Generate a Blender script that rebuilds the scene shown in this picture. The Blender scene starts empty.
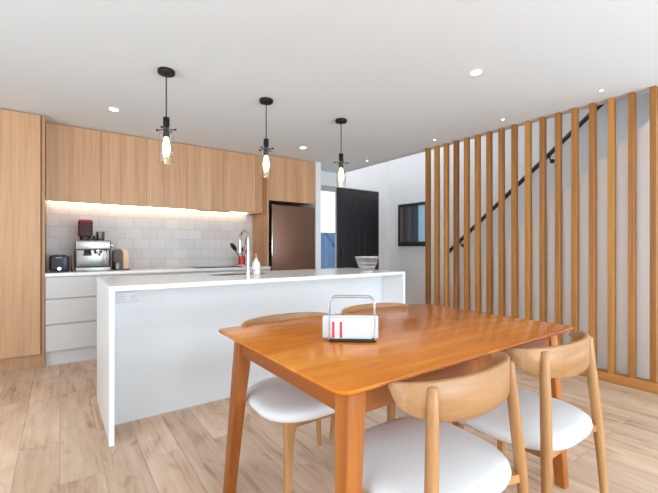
import bpy, bmesh, math, random
from mathutils import Vector, Matrix
random.seed(7)
S = bpy.context.scene
C = S.collection
PI = math.pi

# ------------------------------------------------------------------ mesh helpers
def new(): return bmesh.new()

def add_box(bm, x0, x1, y0, y1, z0, z1, bev=0.0, seg=2, M=None):
    vs = [bm.verts.new((x, y, z)) for x in (x0, x1) for y in (y0, y1) for z in (z0, z1)]
    q = [(0,1,3,2),(4,6,7,5),(0,4,5,1),(2,3,7,6),(0,2,6,4),(1,5,7,3)]
    fs = [bm.faces.new([vs[i] for i in f]) for f in q]
    if bev > 0:
        es = list({e for f in fs for e in f.edges})
        r = bmesh.ops.bevel(bm, geom=es, offset=bev, segments=seg, affect='EDGES', profile=0.5)
        vs = list({v for f in r['faces'] for v in f.verts} | {v for v in vs if v.is_valid})
    if M is not None:
        bmesh.ops.transform(bm, matrix=M, verts=[v for v in vs if v.is_valid])
    return bm

def add_loft(bm, rings, caps=True):
    """rings: list of lists of points (same count), closed loops"""
    R = [[bm.verts.new(p) for p in r] for r in rings]
    n = len(R[0])
    for a, b in zip(R[:-1], R[1:]):
        for i in range(n):
            j = (i + 1) % n
            bm.faces.new((a[i], a[j], b[j], b[i]))
    if caps:
        bm.faces.new(list(reversed(R[0]))); bm.faces.new(R[-1])
    return R

def add_lathe(bm, prof, center=(0,0,0), n=24, caps=True):
    cx, cy, cz = center
    rings = [[(cx + r*math.cos(2*PI*i/n), cy + r*math.sin(2*PI*i/n), cz + z) for i in range(n)] for r, z in prof]
    add_loft(bm, rings, caps)

def frame_of(d):
    d = d.normalized()
    u = Vector((0,0,1)) if abs(d.z) < 0.95 else Vector((1,0,0))
    a = d.cross(u).normalized(); b = d.cross(a).normalized()
    return a, b

def add_tube(bm, pts, rad, n=12, closed=False):
    pts = [Vector(p) for p in pts]
    rs = rad if isinstance(rad, (list, tuple)) else [rad]*len(pts)
    m = len(pts); rings = []; a0 = None
    for i, p in enumerate(pts):
        if closed: d = pts[(i+1) % m] - pts[i-1]
        else: d = pts[min(i+1, m-1)] - pts[max(i-1, 0)]
        d.normalize()
        if a0 is None: a, b = frame_of(d)
        else:
            a = (a0 - d*a0.dot(d)).normalized(); b = d.cross(a).normalized()
        a0 = a
        rings.append([p + rs[i]*(math.cos(2*PI*k/n)*a + math.sin(2*PI*k/n)*b) for k in range(n)])
    if closed: rings.append(rings[0])
    add_loft(bm, rings, not closed)
    if closed: bmesh.ops.remove_doubles(bm, verts=bm.verts, dist=1e-6)

def add_poly(bm, pts, d):
    """prism: polygon pts (3D) extruded by vector d"""
    d = Vector(d)
    add_loft(bm, [[Vector(p) for p in pts], [Vector(p) + d for p in pts]])

def rounded_rect(x0, x1, y0, y1, r, n=6):
    out = []
    for cx, cy, a in ((x1-r, y1-r, 0), (x0+r, y1-r, PI/2), (x0+r, y0+r, PI), (x1-r, y0+r, 1.5*PI)):
        for i in range(n+1):
            t = a + PI/2*i/n
            out.append((cx + r*math.cos(t), cy + r*math.sin(t)))
    return out

def superellipse(a, b, e, n=40, cx=0, cy=0):
    out = []
    for i in range(n):
        t = 2*PI*i/n; c, s = math.cos(t), math.sin(t)
        out.append((cx + a*math.copysign(abs(c)**(2/e), c), cy + b*math.copysign(abs(s)**(2/e), s)))
    return out

def obj(name, bm, mat, parent=None, smooth=None, label=None):
    bmesh.ops.recalc_face_normals(bm, faces=bm.faces)
    me = bpy.data.meshes.new(name); bm.to_mesh(me); bm.free()
    mats = mat if isinstance(mat, (list, tuple)) else [mat]
    for m in mats: me.materials.append(m)
    if smooth is not None:
        me.polygons.foreach_set('use_smooth', [True]*len(me.polygons))
        me.set_sharp_from_angle(angle=math.radians(smooth))
    o = bpy.data.objects.new(name, me); C.objects.link(o)
    if parent: o.parent = parent
    if label: o['label'] = label
    return o

def thing(name, label, cat, loc=(0,0,0), rotz=0.0, group=None):
    o = bpy.data.objects.new(name, None); C.objects.link(o)
    o.empty_display_size = 0.1
    o.location = loc; o.rotation_euler = (0, 0, rotz)
    o['label'] = label; o['category'] = cat
    if group: o['group'] = group
    return o

def tag(o, label, cat, group=None):
    o['label'] = label; o['category'] = cat
    if group: o['group'] = group
    return o

def struct(name, bm, mat, label=None, smooth=None):
    o = obj(name, bm, mat, None, smooth); o['kind'] = 'structure'
    if label: o['label'] = label
    return o

def dup(root, loc, rotz, label, group=None):
    r = root.copy(); C.objects.link(r); r.location = loc; r.rotation_euler = (0, 0, rotz)
    r['label'] = label
    if group: r['group'] = group
    for ch in list(root.children):
        c = ch.copy(); C.objects.link(c); c.parent = r
        for g in list(ch.children):
            d = g.copy(); C.objects.link(d); d.parent = c
    return r

# ------------------------------------------------------------------ materials
def lin(c):
    return tuple(((v/255)/12.92 if v/255 <= 0.04045 else (((v/255)+0.055)/1.055)**2.4) for v in c) + (1.0,)

def base_mat(name):
    m = bpy.data.materials.new(name); m.use_nodes = True
    return m, m.node_tree.nodes, m.node_tree.links, m.node_tree.nodes['Principled BSDF']

def plain(name, rgb, rough=0.5, metal=0.0, spec=0.5, bump=0.0, bscale=200, var=0.0, coat=0.0):
    m, N, L, P = base_mat(name)
    P.inputs['Base Color'].default_value = lin(rgb)
    P.inputs['Roughness'].default_value = rough
    P.inputs['Metallic'].default_value = metal
    P.inputs['Specular IOR Level'].default_value = spec
    P.inputs['Coat Weight'].default_value = coat
    tc = N.new('ShaderNodeTexCoord'); nz = N.new('ShaderNodeTexNoise')
    nz.inputs['Scale'].default_value = bscale; nz.inputs['Detail'].default_value = 3
    L.new(tc.outputs['Object'], nz.inputs['Vector'])
    if bump > 0:
        b = N.new('ShaderNodeBump'); b.inputs['Strength'].default_value = bump; b.inputs['Distance'].default_value = 0.002
        L.new(nz.outputs['Fac'], b.inputs['Height']); L.new(b.outputs['Normal'], P.inputs['Normal'])
    if var > 0:
        h = N.new('ShaderNodeHueSaturation'); h.inputs['Color'].default_value = lin(rgb)
        mr = N.new('ShaderNodeMapRange'); mr.inputs['To Min'].default_value = 1-var; mr.inputs['To Max'].default_value = 1+var
        L.new(nz.outputs['Fac'], mr.inputs['Value']); L.new(mr.outputs['Result'], h.inputs['Value'])
        L.new(h.outputs['Color'], P.inputs['Base Color'])
    return m

def wood(name, dark, mid, light, axis='Z', rough=0.45, freq=38, stretch=26, randv=0.10, coat=0.0, bump=0.12, streak=0.5):
    m, N, L, P = base_mat(name)
    tc = N.new('ShaderNodeTexCoord'); mp = N.new('ShaderNodeMapping')
    oi = N.new('ShaderNodeObjectInfo')
    off = N.new('ShaderNodeVectorMath'); off.operation = 'MULTIPLY_ADD'
    cb = N.new('ShaderNodeCombineXYZ')
    L.new(oi.outputs['Random'], cb.inputs['X']); L.new(oi.outputs['Random'], cb.inputs['Y']); L.new(oi.outputs['Random'], cb.inputs['Z'])
    off.inputs[1].default_value = (13.7, 9.1, 17.3)
    L.new(cb.outputs['Vector'], off.inputs[0]); L.new(tc.outputs['Object'], off.inputs[2])
    L.new(off.outputs['Vector'], mp.inputs['Vector'])
    sc = {'X': (freq/stretch, freq, freq), 'Y': (freq, freq/stretch, freq), 'Z': (freq, freq, freq/stretch)}[axis]
    mp.inputs['Scale'].default_value = sc
    n1 = N.new('ShaderNodeTexNoise'); n1.inputs['Scale'].default_value = 1.0; n1.inputs['Detail'].default_value = 5; n1.inputs['Roughness'].default_value = 0.6
    n1.inputs['Distortion'].default_value = 0.4
    L.new(mp.outputs['Vector'], n1.inputs['Vector'])
    mp2 = N.new('ShaderNodeMapping'); mp2.inputs['Scale'].default_value = tuple(v*0.16 for v in sc)
    L.new(off.outputs['Vector'], mp2.inputs['Vector'])
    n2 = N.new('ShaderNodeTexNoise'); n2.inputs['Scale'].default_value = 1.0; n2.inputs['Detail'].default_value = 2
    L.new(mp2.outputs['Vector'], n2.inputs['Vector'])
    mx = N.new('ShaderNodeMath'); mx.operation = 'MULTIPLY_ADD'; mx.inputs[1].default_value = streak
    ma = N.new('ShaderNodeMath'); ma.operation = 'MULTIPLY'; ma.inputs[1].default_value = 1-streak
    L.new(n2.outputs['Fac'], ma.inputs[0]); L.new(n1.outputs['Fac'], mx.inputs[0]); L.new(ma.outputs[0], mx.inputs[2])
    cr = N.new('ShaderNodeValToRGB')
    cr.color_ramp.elements[0].position = 0.34; cr.color_ramp.elements[0].color = lin(dark)
    cr.color_ramp.elements[1].position = 0.66; cr.color_ramp.elements[1].color = lin(light)
    e = cr.color_ramp.elements.new(0.5); e.color = lin(mid)
    L.new(mx.outputs[0], cr.inputs['Fac'])
    hs = N.new('ShaderNodeHueSaturation'); mr = N.new('ShaderNodeMapRange')
    mr.inputs['To Min'].default_value = 1-randv; mr.inputs['To Max'].default_value = 1+randv
    L.new(oi.outputs['Random'], mr.inputs['Value']); L.new(mr.outputs['Result'], hs.inputs['Value'])
    L.new(cr.outputs['Color'], hs.inputs['Color']); L.new(hs.outputs['Color'], P.inputs['Base Color'])
    P.inputs['Roughness'].default_value = rough; P.inputs['Coat Weight'].default_value = coat; P.inputs['Coat Roughness'].default_value = 0.15
    b = N.new('ShaderNodeBump'); b.inputs['Strength'].default_value = bump; b.inputs['Distance'].default_value = 0.001
    L.new(n1.outputs['Fac'], b.inputs['Height']); L.new(b.outputs['Normal'], P.inputs['Normal'])
    return m

def emit(name, rgb, strength):
    m = bpy.data.materials.new(name); m.use_nodes = True
    N = m.node_tree.nodes; L = m.node_tree.links; N.clear()
    e = N.new('ShaderNodeEmission'); o = N.new('ShaderNodeOutputMaterial')
    e.inputs['Color'].default_value = lin(rgb); e.inputs['Strength'].default_value = strength
    L.new(e.outputs[0], o.inputs['Surface']); return m

def thin_glass(name, tint=(250,252,252), refl=0.08, rough=0.0, edge=0.75, milky=0.0):
    m = bpy.data.materials.new(name); m.use_nodes = True
    N = m.node_tree.nodes; L = m.node_tree.links; N.clear()
    t = N.new('ShaderNodeBsdfTransparent'); g = N.new('ShaderNodeBsdfGlossy'); mx = N.new('ShaderNodeMixShader'); o = N.new('ShaderNodeOutputMaterial')
    lw = N.new('ShaderNodeLayerWeight'); lw.inputs['Blend'].default_value = 0.35
    mr = N.new('ShaderNodeMapRange'); mr.inputs['To Min'].default_value = refl; mr.inputs['To Max'].default_value = edge
    t.inputs['Color'].default_value = lin(tint); g.inputs['Roughness'].default_value = rough
    L.new(lw.outputs['Facing'], mr.inputs['Value']); L.new(mr.outputs['Result'], mx.inputs['Fac'])
    L.new(t.outputs[0], mx.inputs[1]); L.new(g.outputs[0], mx.inputs[2])
    out = mx
    if milky > 0:
        d = N.new('ShaderNodeBsdfDiffuse'); d.inputs['Color'].default_value = (0.9, 0.9, 0.9, 1)
        m2 = N.new('ShaderNodeMixShader'); m2.inputs['Fac'].default_value = milky
        L.new(mx.outputs[0], m2.inputs[1]); L.new(d.outputs[0], m2.inputs[2]); out = m2
    L.new(out.outputs[0], o.inputs['Surface'])
    return m

def floor_mat():
    m, N, L, P = base_mat('oak_plank_floor')
    tc = N.new('ShaderNodeTexCoord'); sp = N.new('ShaderNodeSeparateXYZ'); cb = N.new('ShaderNodeCombineXYZ')
    L.new(tc.outputs['Object'], sp.inputs[0]); L.new(sp.outputs['Y'], cb.inputs['X']); L.new(sp.outputs['X'], cb.inputs['Y'])
    br = N.new('ShaderNodeTexBrick'); br.offset = 0.37; br.offset_frequency = 2
    br.inputs['Scale'].default_value = 1.0; br.inputs['Mortar Size'].default_value = 0.0016; br.inputs['Mortar Smooth'].default_value = 0.2
    br.inputs['Brick Width'].default_value = 1.35; br.inputs['Row Height'].default_value = 0.185; br.inputs['Bias'].default_value = 0.0
    br.inputs['Color1'].default_value = (0,0,0,1); br.inputs['Color2'].default_value = (1,1,1,1); br.inputs['Mortar'].default_value = (0.5,0.5,0.5,1)
    L.new(cb.outputs[0], br.inputs['Vector'])
    # plank id shifts the grain
    sh = N.new('ShaderNodeVectorMath'); sh.operation = 'MULTIPLY_ADD'; sh.inputs[1].default_value = (31.0, 17.0, 5.0)
    L.new(br.outputs['Color'], sh.inputs[0]); L.new(cb.outputs[0], sh.inputs[2])
    def nz(scale, det, dist, rough=0.55):
        mp = N.new('ShaderNodeMapping'); mp.inputs['Scale'].default_value = scale
        L.new(sh.outputs[0], mp.inputs['Vector'])
        n = N.new('ShaderNodeTexNoise'); n.inputs['Scale'].default_value = 1; n.inputs['Detail'].default_value = det; n.inputs['Distortion'].default_value = dist
        n.inputs['Roughness'].default_value = rough
        L.new(mp.outputs[0], n.inputs['Vector']); return n
    grain = nz((2.2, 45, 1), 5, 0.3); blot = nz((2.0, 7.5, 1), 3, 0.9); knot = nz((5.5, 13, 1), 1, 0.6)
    cr = N.new('ShaderNodeValToRGB')
    cr.color_ramp.elements[0].position = 0.32; cr.color_ramp.elements[0].color = lin(FLOOR[0])
    cr.color_ramp.elements[1].position = 0.68; cr.color_ramp.elements[1].color = lin(FLOOR[2])
    e = cr.color_ramp.elements.new(0.47); e.color = lin(FLOOR[1])
    a = N.new('ShaderNodeMath'); a.operation = 'MULTIPLY_ADD'; a.inputs[1].default_value = 0.35
    b = N.new('ShaderNodeMath'); b.operation = 'MULTIPLY'; b.inputs[1].default_value = 0.65
    L.new(blot.outputs['Fac'], b.inputs[0]); L.new(grain.outputs['Fac'], a.inputs[0]); L.new(b.outputs[0], a.inputs[2])
    L.new(a.outputs[0], cr.inputs['Fac'])
    # per plank value
    hs = N.new('ShaderNodeHueSaturation'); mr = N.new('ShaderNodeMapRange'); mr.inputs['To Min'].default_value = 0.90; mr.inputs['To Max'].default_value = 1.07
    sp2 = N.new('ShaderNodeSeparateColor'); L.new(br.outputs['Color'], sp2.inputs[0])
    L.new(sp2.outputs[0], mr.inputs['Value']); L.new(mr.outputs['Result'], hs.inputs['Value']); L.new(cr.outputs['Color'], hs.inputs['Color'])
    # knots
    kr = N.new('ShaderNodeMapRange'); kr.inputs['From Min'].default_value = 0.66; kr.inputs['From Max'].default_value = 0.80; kr.inputs['To Max'].default_value = 0.55
    L.new(knot.outputs['Fac'], kr.inputs['Value'])
    mk = N.new('ShaderNodeMix'); mk.data_type = 'RGBA'; mk.inputs['B'].default_value = lin(FLOOR[3])
    L.new(kr.outputs['Result'], mk.inputs['Factor']); L.new(hs.outputs['Color'], mk.inputs['A'])
    mm = N.new('ShaderNodeMix'); mm.data_type = 'RGBA'; mm.inputs['B'].default_value = lin((140,112,88))
    ms = N.new('ShaderNodeMath'); ms.operation = 'MULTIPLY'; ms.inputs[1].default_value = 0.6
    L.new(br.outputs['Fac'], ms.inputs[0]); L.new(ms.outputs[0], mm.inputs['Factor']); L.new(mk.outputs['Result'], mm.inputs['A'])
    L.new(mm.outputs['Result'], P.inputs['Base Color'])
    P.inputs['Roughness'].default_value = 0.42; P.inputs['Specular IOR Level'].default_value = 0.4
    bp = N.new('ShaderNodeBump'); bp.inputs['Strength'].default_value = 0.08; bp.inputs['Distance'].default_value = 0.001
    L.new(grain.outputs['Fac'], bp.inputs['Height']); L.new(bp.outputs['Normal'], P.inputs['Normal'])
    return m

def tile_mat():
    m, N, L, P = base_mat('white_glazed_tile')
    tc = N.new('ShaderNodeTexCoord'); sp = N.new('ShaderNodeSeparateXYZ'); cb = N.new('ShaderNodeCombineXYZ')
    L.new(tc.outputs['Object'], sp.inputs[0]); L.new(sp.outputs['X'], cb.inputs['X']); L.new(sp.outputs['Z'], cb.inputs['Y'])
    br = N.new('ShaderNodeTexBrick'); br.offset = 0.5
    br.inputs['Scale'].default_value = 1.0; br.inputs['Mortar Size'].default_value = 0.0025; br.inputs['Mortar Smooth'].default_value = 0.3
    br.inputs['Brick Width'].default_value = 0.18; br.inputs['Row Height'].default_value = 0.125
    br.inputs['Color1'].default_value = lin((198,192,187)); br.inputs['Color2'].default_value = lin((208,202,197)); br.inputs['Mortar'].default_value = lin((174,168,163))
    L.new(cb.outputs[0], br.inputs['Vector']); L.new(br.outputs['Color'], P.inputs['Base Color'])
    P.inputs['Roughness'].default_value = 0.4
    n = N.new('ShaderNodeTexNoise'); n.inputs['Scale'].default_value = 9; L.new(tc.outputs['Object'], n.inputs['Vector'])
    s = N.new('ShaderNodeMath'); s.operation = 'MULTIPLY_ADD'; s.inputs[1].default_value = -1.0
    L.new(br.outputs['Fac'], s.inputs[0]); L.new(n.outputs['Fac'], s.inputs[2])
    b = N.new('ShaderNodeBump'); b.inputs['Strength'].default_value = 0.35; b.inputs['Distance'].default_value = 0.003
    L.new(s.outputs[0], b.inputs['Height']); L.new(b.outputs['Normal'], P.inputs['Normal'])
    return m

def brushed(name, rgb, rough=0.3, axis='Z', metal=1.0, amt=0.12):
    m, N, L, P = base_mat(name)
    tc = N.new('ShaderNodeTexCoord'); mp = N.new('ShaderNodeMapping')
    mp.inputs['Scale'].default_value = {'Z': (60, 60, 1.0), 'X': (1, 120, 120)}[axis]
    L.new(tc.outputs['Object'], mp.inputs['Vector'])
    n = N.new('ShaderNodeTexNoise'); n.inputs['Scale'].default_value = 1; n.inputs['Detail'].default_value = 4
    L.new(mp.outputs[0], n.inputs['Vector'])
    hs = N.new('ShaderNodeHueSaturation'); hs.inputs['Color'].default_value = lin(rgb)
    mr = N.new('ShaderNodeMapRange'); mr.inputs['To Min'].default_value = 1-amt*2; mr.inputs['To Max'].default_value = 1+amt*2
    L.new(n.outputs['Fac'], mr.inputs['Value']); L.new(mr.outputs['Result'], hs.inputs['Value']); L.new(hs.outputs['Color'], P.inputs['Base Color'])
    P.inputs['Metallic'].default_value = metal; P.inputs['Roughness'].default_value = rough
    return m

FLOOR = [(174,136,106), (214,180,151), (232,204,178), (146,106,80)]
m_floor = floor_mat()
m_tile = tile_mat()
m_ceil = plain('white_ceiling_paint', (236,244,249), 0.9, bump=0.03, bscale=300)
m_wall = plain('white_wall_paint', (232,232,232), 0.85, bump=0.04, bscale=250)
m_cream = plain('cream_stair_wall_paint', (238,233,229), 0.85, bump=0.04, bscale=250)
m_trim = plain('white_satin_trim', (235,235,234), 0.45)
m_cab = wood('pale_oak_laminate', (176,130,92), (197,151,110), (210,165,124), 'Z', 0.5, 46, 40, 0.025, bump=0.05, streak=0.55)
m_cabd = wood('pale_oak_end_panel', (164,119,82), (184,139,100), (197,151,110), 'Z', 0.5, 46, 40, 0.02, bump=0.05)
m_shadow = plain('recess_shade_board', (40,32,27), 0.8)  # dark tone standing in for the shade in the gap around the fridge
m_slat = wood('oiled_timber_slat', (140,88,34), (176,116,50), (198,138,66), 'Z', 0.5, 30, 22, 0.14, bump=0.1, streak=0.4)
m_slaty = wood('oiled_timber_rail', (140,88,34), (172,112,50), (194,132,64), 'Y', 0.5, 30, 22, 0.05, bump=0.1, streak=0.4)
m_table = wood('honey_table_top', (184,92,6), (206,114,12), (222,138,30), 'X', 0.30, 22, 9, 0.0, coat=0.06, bump=0.008, streak=0.5)
m_tleg = wood('honey_table_timber', (134,70,18), (160,88,26), (186,112,40), 'Z', 0.38, 30, 20, 0.05, coat=0.1, bump=0.05, streak=0.35)
m_tapx = wood('honey_table_apron_long', (134,70,18), (160,88,26), (186,112,40), 'X', 0.4, 30, 20, 0.03, bump=0.05, streak=0.35)
m_tapy = wood('honey_table_apron_short', (136,68,16), (158,84,22), (180,104,34), 'Y', 0.4, 30, 20, 0.03, bump=0.05, streak=0.35)
m_chair = wood('light_oak_chair_leg', (154,106,60), (176,126,76), (192,144,92), 'Z', 0.42, 40, 22, 0.04, bump=0.06, streak=0.4)
m_chairb = wood('light_oak_bent_back', (146,100,60), (166,120,76), (182,138,94), 'X', 0.42, 34, 12, 0.03, bump=0.06, streak=0.45)
m_cush = plain('white_boucle_fabric', (226,224,222), 0.95, bump=0.6, bscale=260, var=0.05)
m_stone = plain('white_engineered_stone', (242,242,241), 0.22, var=0.02, bscale=40)
m_white = plain('white_satin_cabinet', (212,208,204), 0.4)
m_panel = plain('white_island_panel', (224,225,226), 0.45)
m_black = plain('matt_black', (24,24,25), 0.5)
m_blackm = plain('black_metal', (34,33,33), 0.4, metal=0.6)
m_blackgl = plain('black_ceramic_glass', (14,14,15), 0.08)
m_steel = brushed('brushed_steel', (158,154,148), 0.32, 'X')
m_chrome = plain('chrome', (196,197,200), 0.15, metal=1.0)
m_nickel = plain('brushed_nickel_tap', (206,202,194), 0.22, metal=1.0)
m_fridge = brushed('steel_with_brown_reflection', (130,98,82), 0.42, 'Z', 0.7, 0.13)  # stainless steel, brown of the reflected wood put into the base colour
m_door = plain('charcoal_door_paint', (26,26,28), 0.35, var=0.05, bscale=8)
m_doorf = plain('grey_aluminium_frame', (176,177,178), 0.4)
m_rail = plain('dark_brown_handrail', (48,38,34), 0.4)
m_glass = thin_glass('clear_pane_glass', (248,252,255), 0.04)
m_shade = thin_glass('clear_lamp_glass', (252,252,250), 0.03, 0.0, 0.35)
m_bowl = thin_glass('clear_bowl_glass', (250,252,252), 0.06, 0.05, 0.5, 0.03)
m_bowlrim = thin_glass('bright_bowl_rim_glass', (252,252,252), 0.25, 0.1, 0.8, 0.35)
m_mirror = plain('mirror_glass', (196,200,204), 0.02, metal=1.0)
m_frame = plain('black_wall_frame', (40,38,36), 0.4)
m_bulb = emit('warm_bulb_glow', (255,214,150), 12.0)
m_led = emit('warm_led_strip', (255,226,192), 15.0)
m_down = emit('downlight_glow', (255,246,232), 14.0)
m_red = plain('red_enamel', (190,24,30), 0.3)
m_brownp = plain('smoky_brown_plastic', (70,36,28), 0.5, spec=0.25)
m_bronze = plain('bronze_metal', (150,118,90), 0.38, metal=0.8)
m_darkbr = plain('dark_bronze', (64,46,38), 0.4, metal=0.4)
m_nap = plain('white_paper', (214,214,212), 0.9)
m_redp = plain('red_print', (214,60,64), 0.85)
m_soap = plain('white_bottle_plastic', (236,236,232), 0.3)
m_cap = plain('tan_pump_plastic', (205,150,100), 0.4)
m_fence = wood('blue_grey_fence_skylit', (66,98,136), (84,120,160), (100,138,178), 'Z', 0.8, 20, 12, 0.05)  # blue-grey palings, extra blue of sky-lit shade put into the colour
m_ground = plain('concrete_path', (170,168,164), 0.9, var=0.1, bscale=6)
m_dkgrey = plain('dark_grey_plastic', (44,46,50), 0.35)
m_greyb = plain('grey_metal_button', (150,152,156), 0.3, metal=0.6)
m_woodut = plain('utensil_wood', (150,124,70), 0.6)
m_outlet = plain('white_outlet_plastic', (226,227,230), 0.35)
m_slot = plain('outlet_slot_grey', (120,122,128), 0.6)

# ------------------------------------------------------------------ the setting
CE = 2.40
YB = 5.04          # kitchen and entry wall
XS = 3.76          # slat screen plane
XR = 5.00          # stairwell wall
bm = new(); add_box(bm, -3.0, 5.1, -4.6, 5.2, -0.12, 0.0); struct('floor', bm, m_floor, 'oak plank floor running towards the kitchen')
bm = new(); add_box(bm, -3.0, XS+0.02, -4.6, 5.14, CE, CE+0.28); struct('ceiling', bm, m_ceil)
# back wall with entry opening
OX0, OX1, OZ = 3.36, 4.77, 2.175
bm = new()
add_box(bm, -3.0, OX0, YB, YB+0.12, 0, CE)
add_box(bm, OX0, XS, YB, YB+0.12, OZ, CE)
add_box(bm, XS, OX1, YB, YB+0.12, OZ, 4.6)
add_box(bm, OX1, XR+0.1, YB, YB+0.12, 0, 4.6)
struct('wall_back', bm, m_wall)
bm = new(); add_box(bm, 3.045, 3.135, 4.56, YB, 0, CE); struct('wall_nib', bm, m_wall, 'white wall end beside the fridge')
bm = new(); add_box(bm, XR, XR+0.1, -2.6, YB, 0, 4.6); struct('wall_right', bm, m_wall)
bm = new(); add_box(bm, XS+0.02, XS+0.12, -2.6, YB, CE+0.0, 4.6); struct('wall_upper', bm, m_wall, 'upper storey wall above the slat screen')
bm = new()
for (a, b, c, d) in ((XS+0.12, XR, -2.6, 3.1), (XS+0.12, XR, 4.9, YB), (XS+0.12, 4.0, 3.1, 4.9), (4.85, XR, 3.1, 4.9)):
    add_box(bm, a, b, c, d, 4.5, 4.6)
struct('ceiling_stairwell', bm, m_ceil)
# cream wall that closes the underside of the stair flight
def strz(y): return 1.231 - 0.797*(y - 2.109)
y_top = 2.109 - (CE - 1.231)/0.797
y_bot = 2.109 + 1.231/0.797
bm = new()
add_poly(bm, [(3.86, y_bot, 0), (3.86, y_top, CE), (3.86, -4.6, CE), (3.86, -4.6, 0)], (0.06, 0, 0))
struct('wall_stair', bm, m_cream, 'cream wall below the line of the stairs')
# rear and left walls with window openings (behind the camera)
bm = new(); add_box(bm, -3.0, -0.2, -4.7, -4.6, 0, CE); add_box(bm, 3.6, 3.86, -4.7, -4.6, 0, CE); add_box(bm, -0.2, 3.6, -4.7, -4.6, 2.2, CE)
struct('wall_rear', bm, m_wall)
bm = new(); add_box(bm, -3.1, -3.0, -4.7, -2.0, 0, CE); add_box(bm, -3.1, -3.0, 2.6, 5.16, 0, CE); add_box(bm, -3.1, -3.0, -2.0, 2.6, 2.2, CE); add_box(bm, -3.1, -3.0, -2.0, 2.6, 0, 0.25)
struct('wall_left', bm, m_wall)

# splashback tiles
bm = new(); add_box(bm, -0.115, 2.26, YB-0.012, YB-0.0005, 0.894, 1.66)
struct('wall_splashback', bm, m_tile, 'white glazed tile splashback with grey grout lines')

# entry: sidelight window and door
bm = new()
add_box(bm, OX0, 3.80, YB+0.02, YB+0.046, 2.085, OZ)
add_box(bm, OX0, OX0+0.05, YB+0.02, YB+0.046, 0, 2.085)
add_box(bm, 3.790, 3.802, YB+0.02, YB+0.046, 0, 2.085)
add_box(bm, OX0+0.05, 3.790, YB+0.02, YB+0.046, 0, 0.05)
w1 = struct('window_1', bm, m_doorf, 'narrow sidelight window beside the charcoal front door')
bm = new(); add_box(bm, OX0+0.045, 3.793, YB+0.030, YB+0.036, 0.045, 2.09); obj('window_pane', bm, m_glass, w1)
bm = new()
add_box(bm, 3.805, 4.755, YB-0.005, YB+0.04, 0.004, 2.165, 0.004)
for i in range(5):       # vertical boards with fine joints
    x = 3.985 + i*0.147
    add_box(bm, x, x+0.143, YB-0.010, YB-0.004, 0.12, 2.03, 0.004, 1)
d1 = struct('door_1', bm, m_door, 'charcoal front door with vertical boards', 30)
bm = new(); add_tube(bm, [(3.88, YB-0.06, 0.98), (3.88, YB-0.06, 1.16)], 0.012)
add_box(bm, 3.855, 3.905, YB-0.018, YB-0.004, 0.95, 1.19, 0.004)
add_tube(bm, [(3.88, YB-0.01, 1.0), (3.88, YB-0.06, 1.0)], 0.009); add_tube(bm, [(3.88, YB-0.01, 1.14), (3.88, YB-0.06, 1.14)], 0.009)
obj('door_handle', bm, m_black, d1, 40)
bm = new(); add_box(bm, 4.755, OX1+0.06, YB-0.012, YB+0.05, 0, 2.2, 0.003)
struct('trim_1', bm, m_trim, 'white door jamb')
# outside
bm = new(); add_box(bm, 1.0, 8.0, 5.2, 12, -0.2, -0.05); struct('ground_outside', bm, m_ground)
fence = thing('fence', 'blue grey paling fence outside, seen through the sidelight window', 'fence', (0, 8.0, -0.05))
bm = new()
for i in range(38):
    x = 2.4 + i*0.145
    add_box(bm, x, x+0.135, 0, 0.02, 0, 1.60, 0.002, 1)
obj('palings', bm, m_fence, fence)
bm = new(); add_box(bm, 2.4, 7.9, 0.02, 0.07, 0.3, 0.4); add_box(bm, 2.4, 7.9, 0.02, 0.07, 1.25, 1.35); obj('rails', bm, m_fence, fence)

# ------------------------------------------------------------------ slat screen
PITCH = 0.1389
order = ['farthest from the camera, at the stair foot']
ordw = ['first','second','third','fourth','fifth','sixth','seventh','eighth','ninth','tenth','eleventh','twelfth','thirteenth','fourteenth','fifteenth','sixteenth','seventeenth']
bm = new(); add_box(bm, XS-0.004, XS+0.070, 0.80, 3.14, 0, 0.08, 0.003)
tag(obj('base_rail', bm, m_slaty, None, 40), 'low timber base rail on the floor carrying the vertical slats', 'rail')
bmS = new(); add_box(bmS, 0, 0.065, -0.02, 0.02, 0, CE-0.080, 0.002, 1)
s0 = obj('timber_slat', bmS, m_slat)
for k in range(17):
    o = s0 if k == 0 else s0.copy()
    if k: C.objects.link(o)
    o.location = (XS, 3.113 - PITCH*k, 0.080)
    lab = ('leftmost tall timber slat of the stair screen, next to the framed piece' if k == 0 else
           'rightmost timber slat of the stair screen, cut by the picture edge' if k == 16 else
           'tall timber slat of the stair screen, %s from the left end' % ordw[k])
    tag(o, lab, 'slat', 'vertical slats of the stair screen')

# handrail on the stairwell wall
def railz(y): return 1.773 - 0.825*(y - 2.807)
hr = thing('handrail', 'dark sloping stair handrail on the wall behind the slats', 'handrail', (0,0,0))
bm = new()
p0 = Vector((4.93, 3.72, railz(3.72))); p1 = Vector((4.93, 0.9, railz(0.9)))
add_tube(bm, [p0, p1], 0.028, 14); obj('rail', bm, m_rail, hr, 40)
for y in (3.43, 2.16, 1.28):
    bm = new(); z = railz(y)
    add_tube(bm, [(4.93, y, z-0.02), (4.93, y, z-0.07), (4.955, y, z-0.085), (4.997, y, z-0.085)], 0.008, 8)
    bmesh.ops.create_cone(bm, cap_ends=True, segments=16, radius1=0.028, radius2=0.028, depth=0.006, matrix=Matrix.Translation((4.996, y, z-0.085)) @ Matrix.Rotation(PI/2, 4, 'Y'))
    obj('bracket', bm, m_rail, hr, 40)

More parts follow.
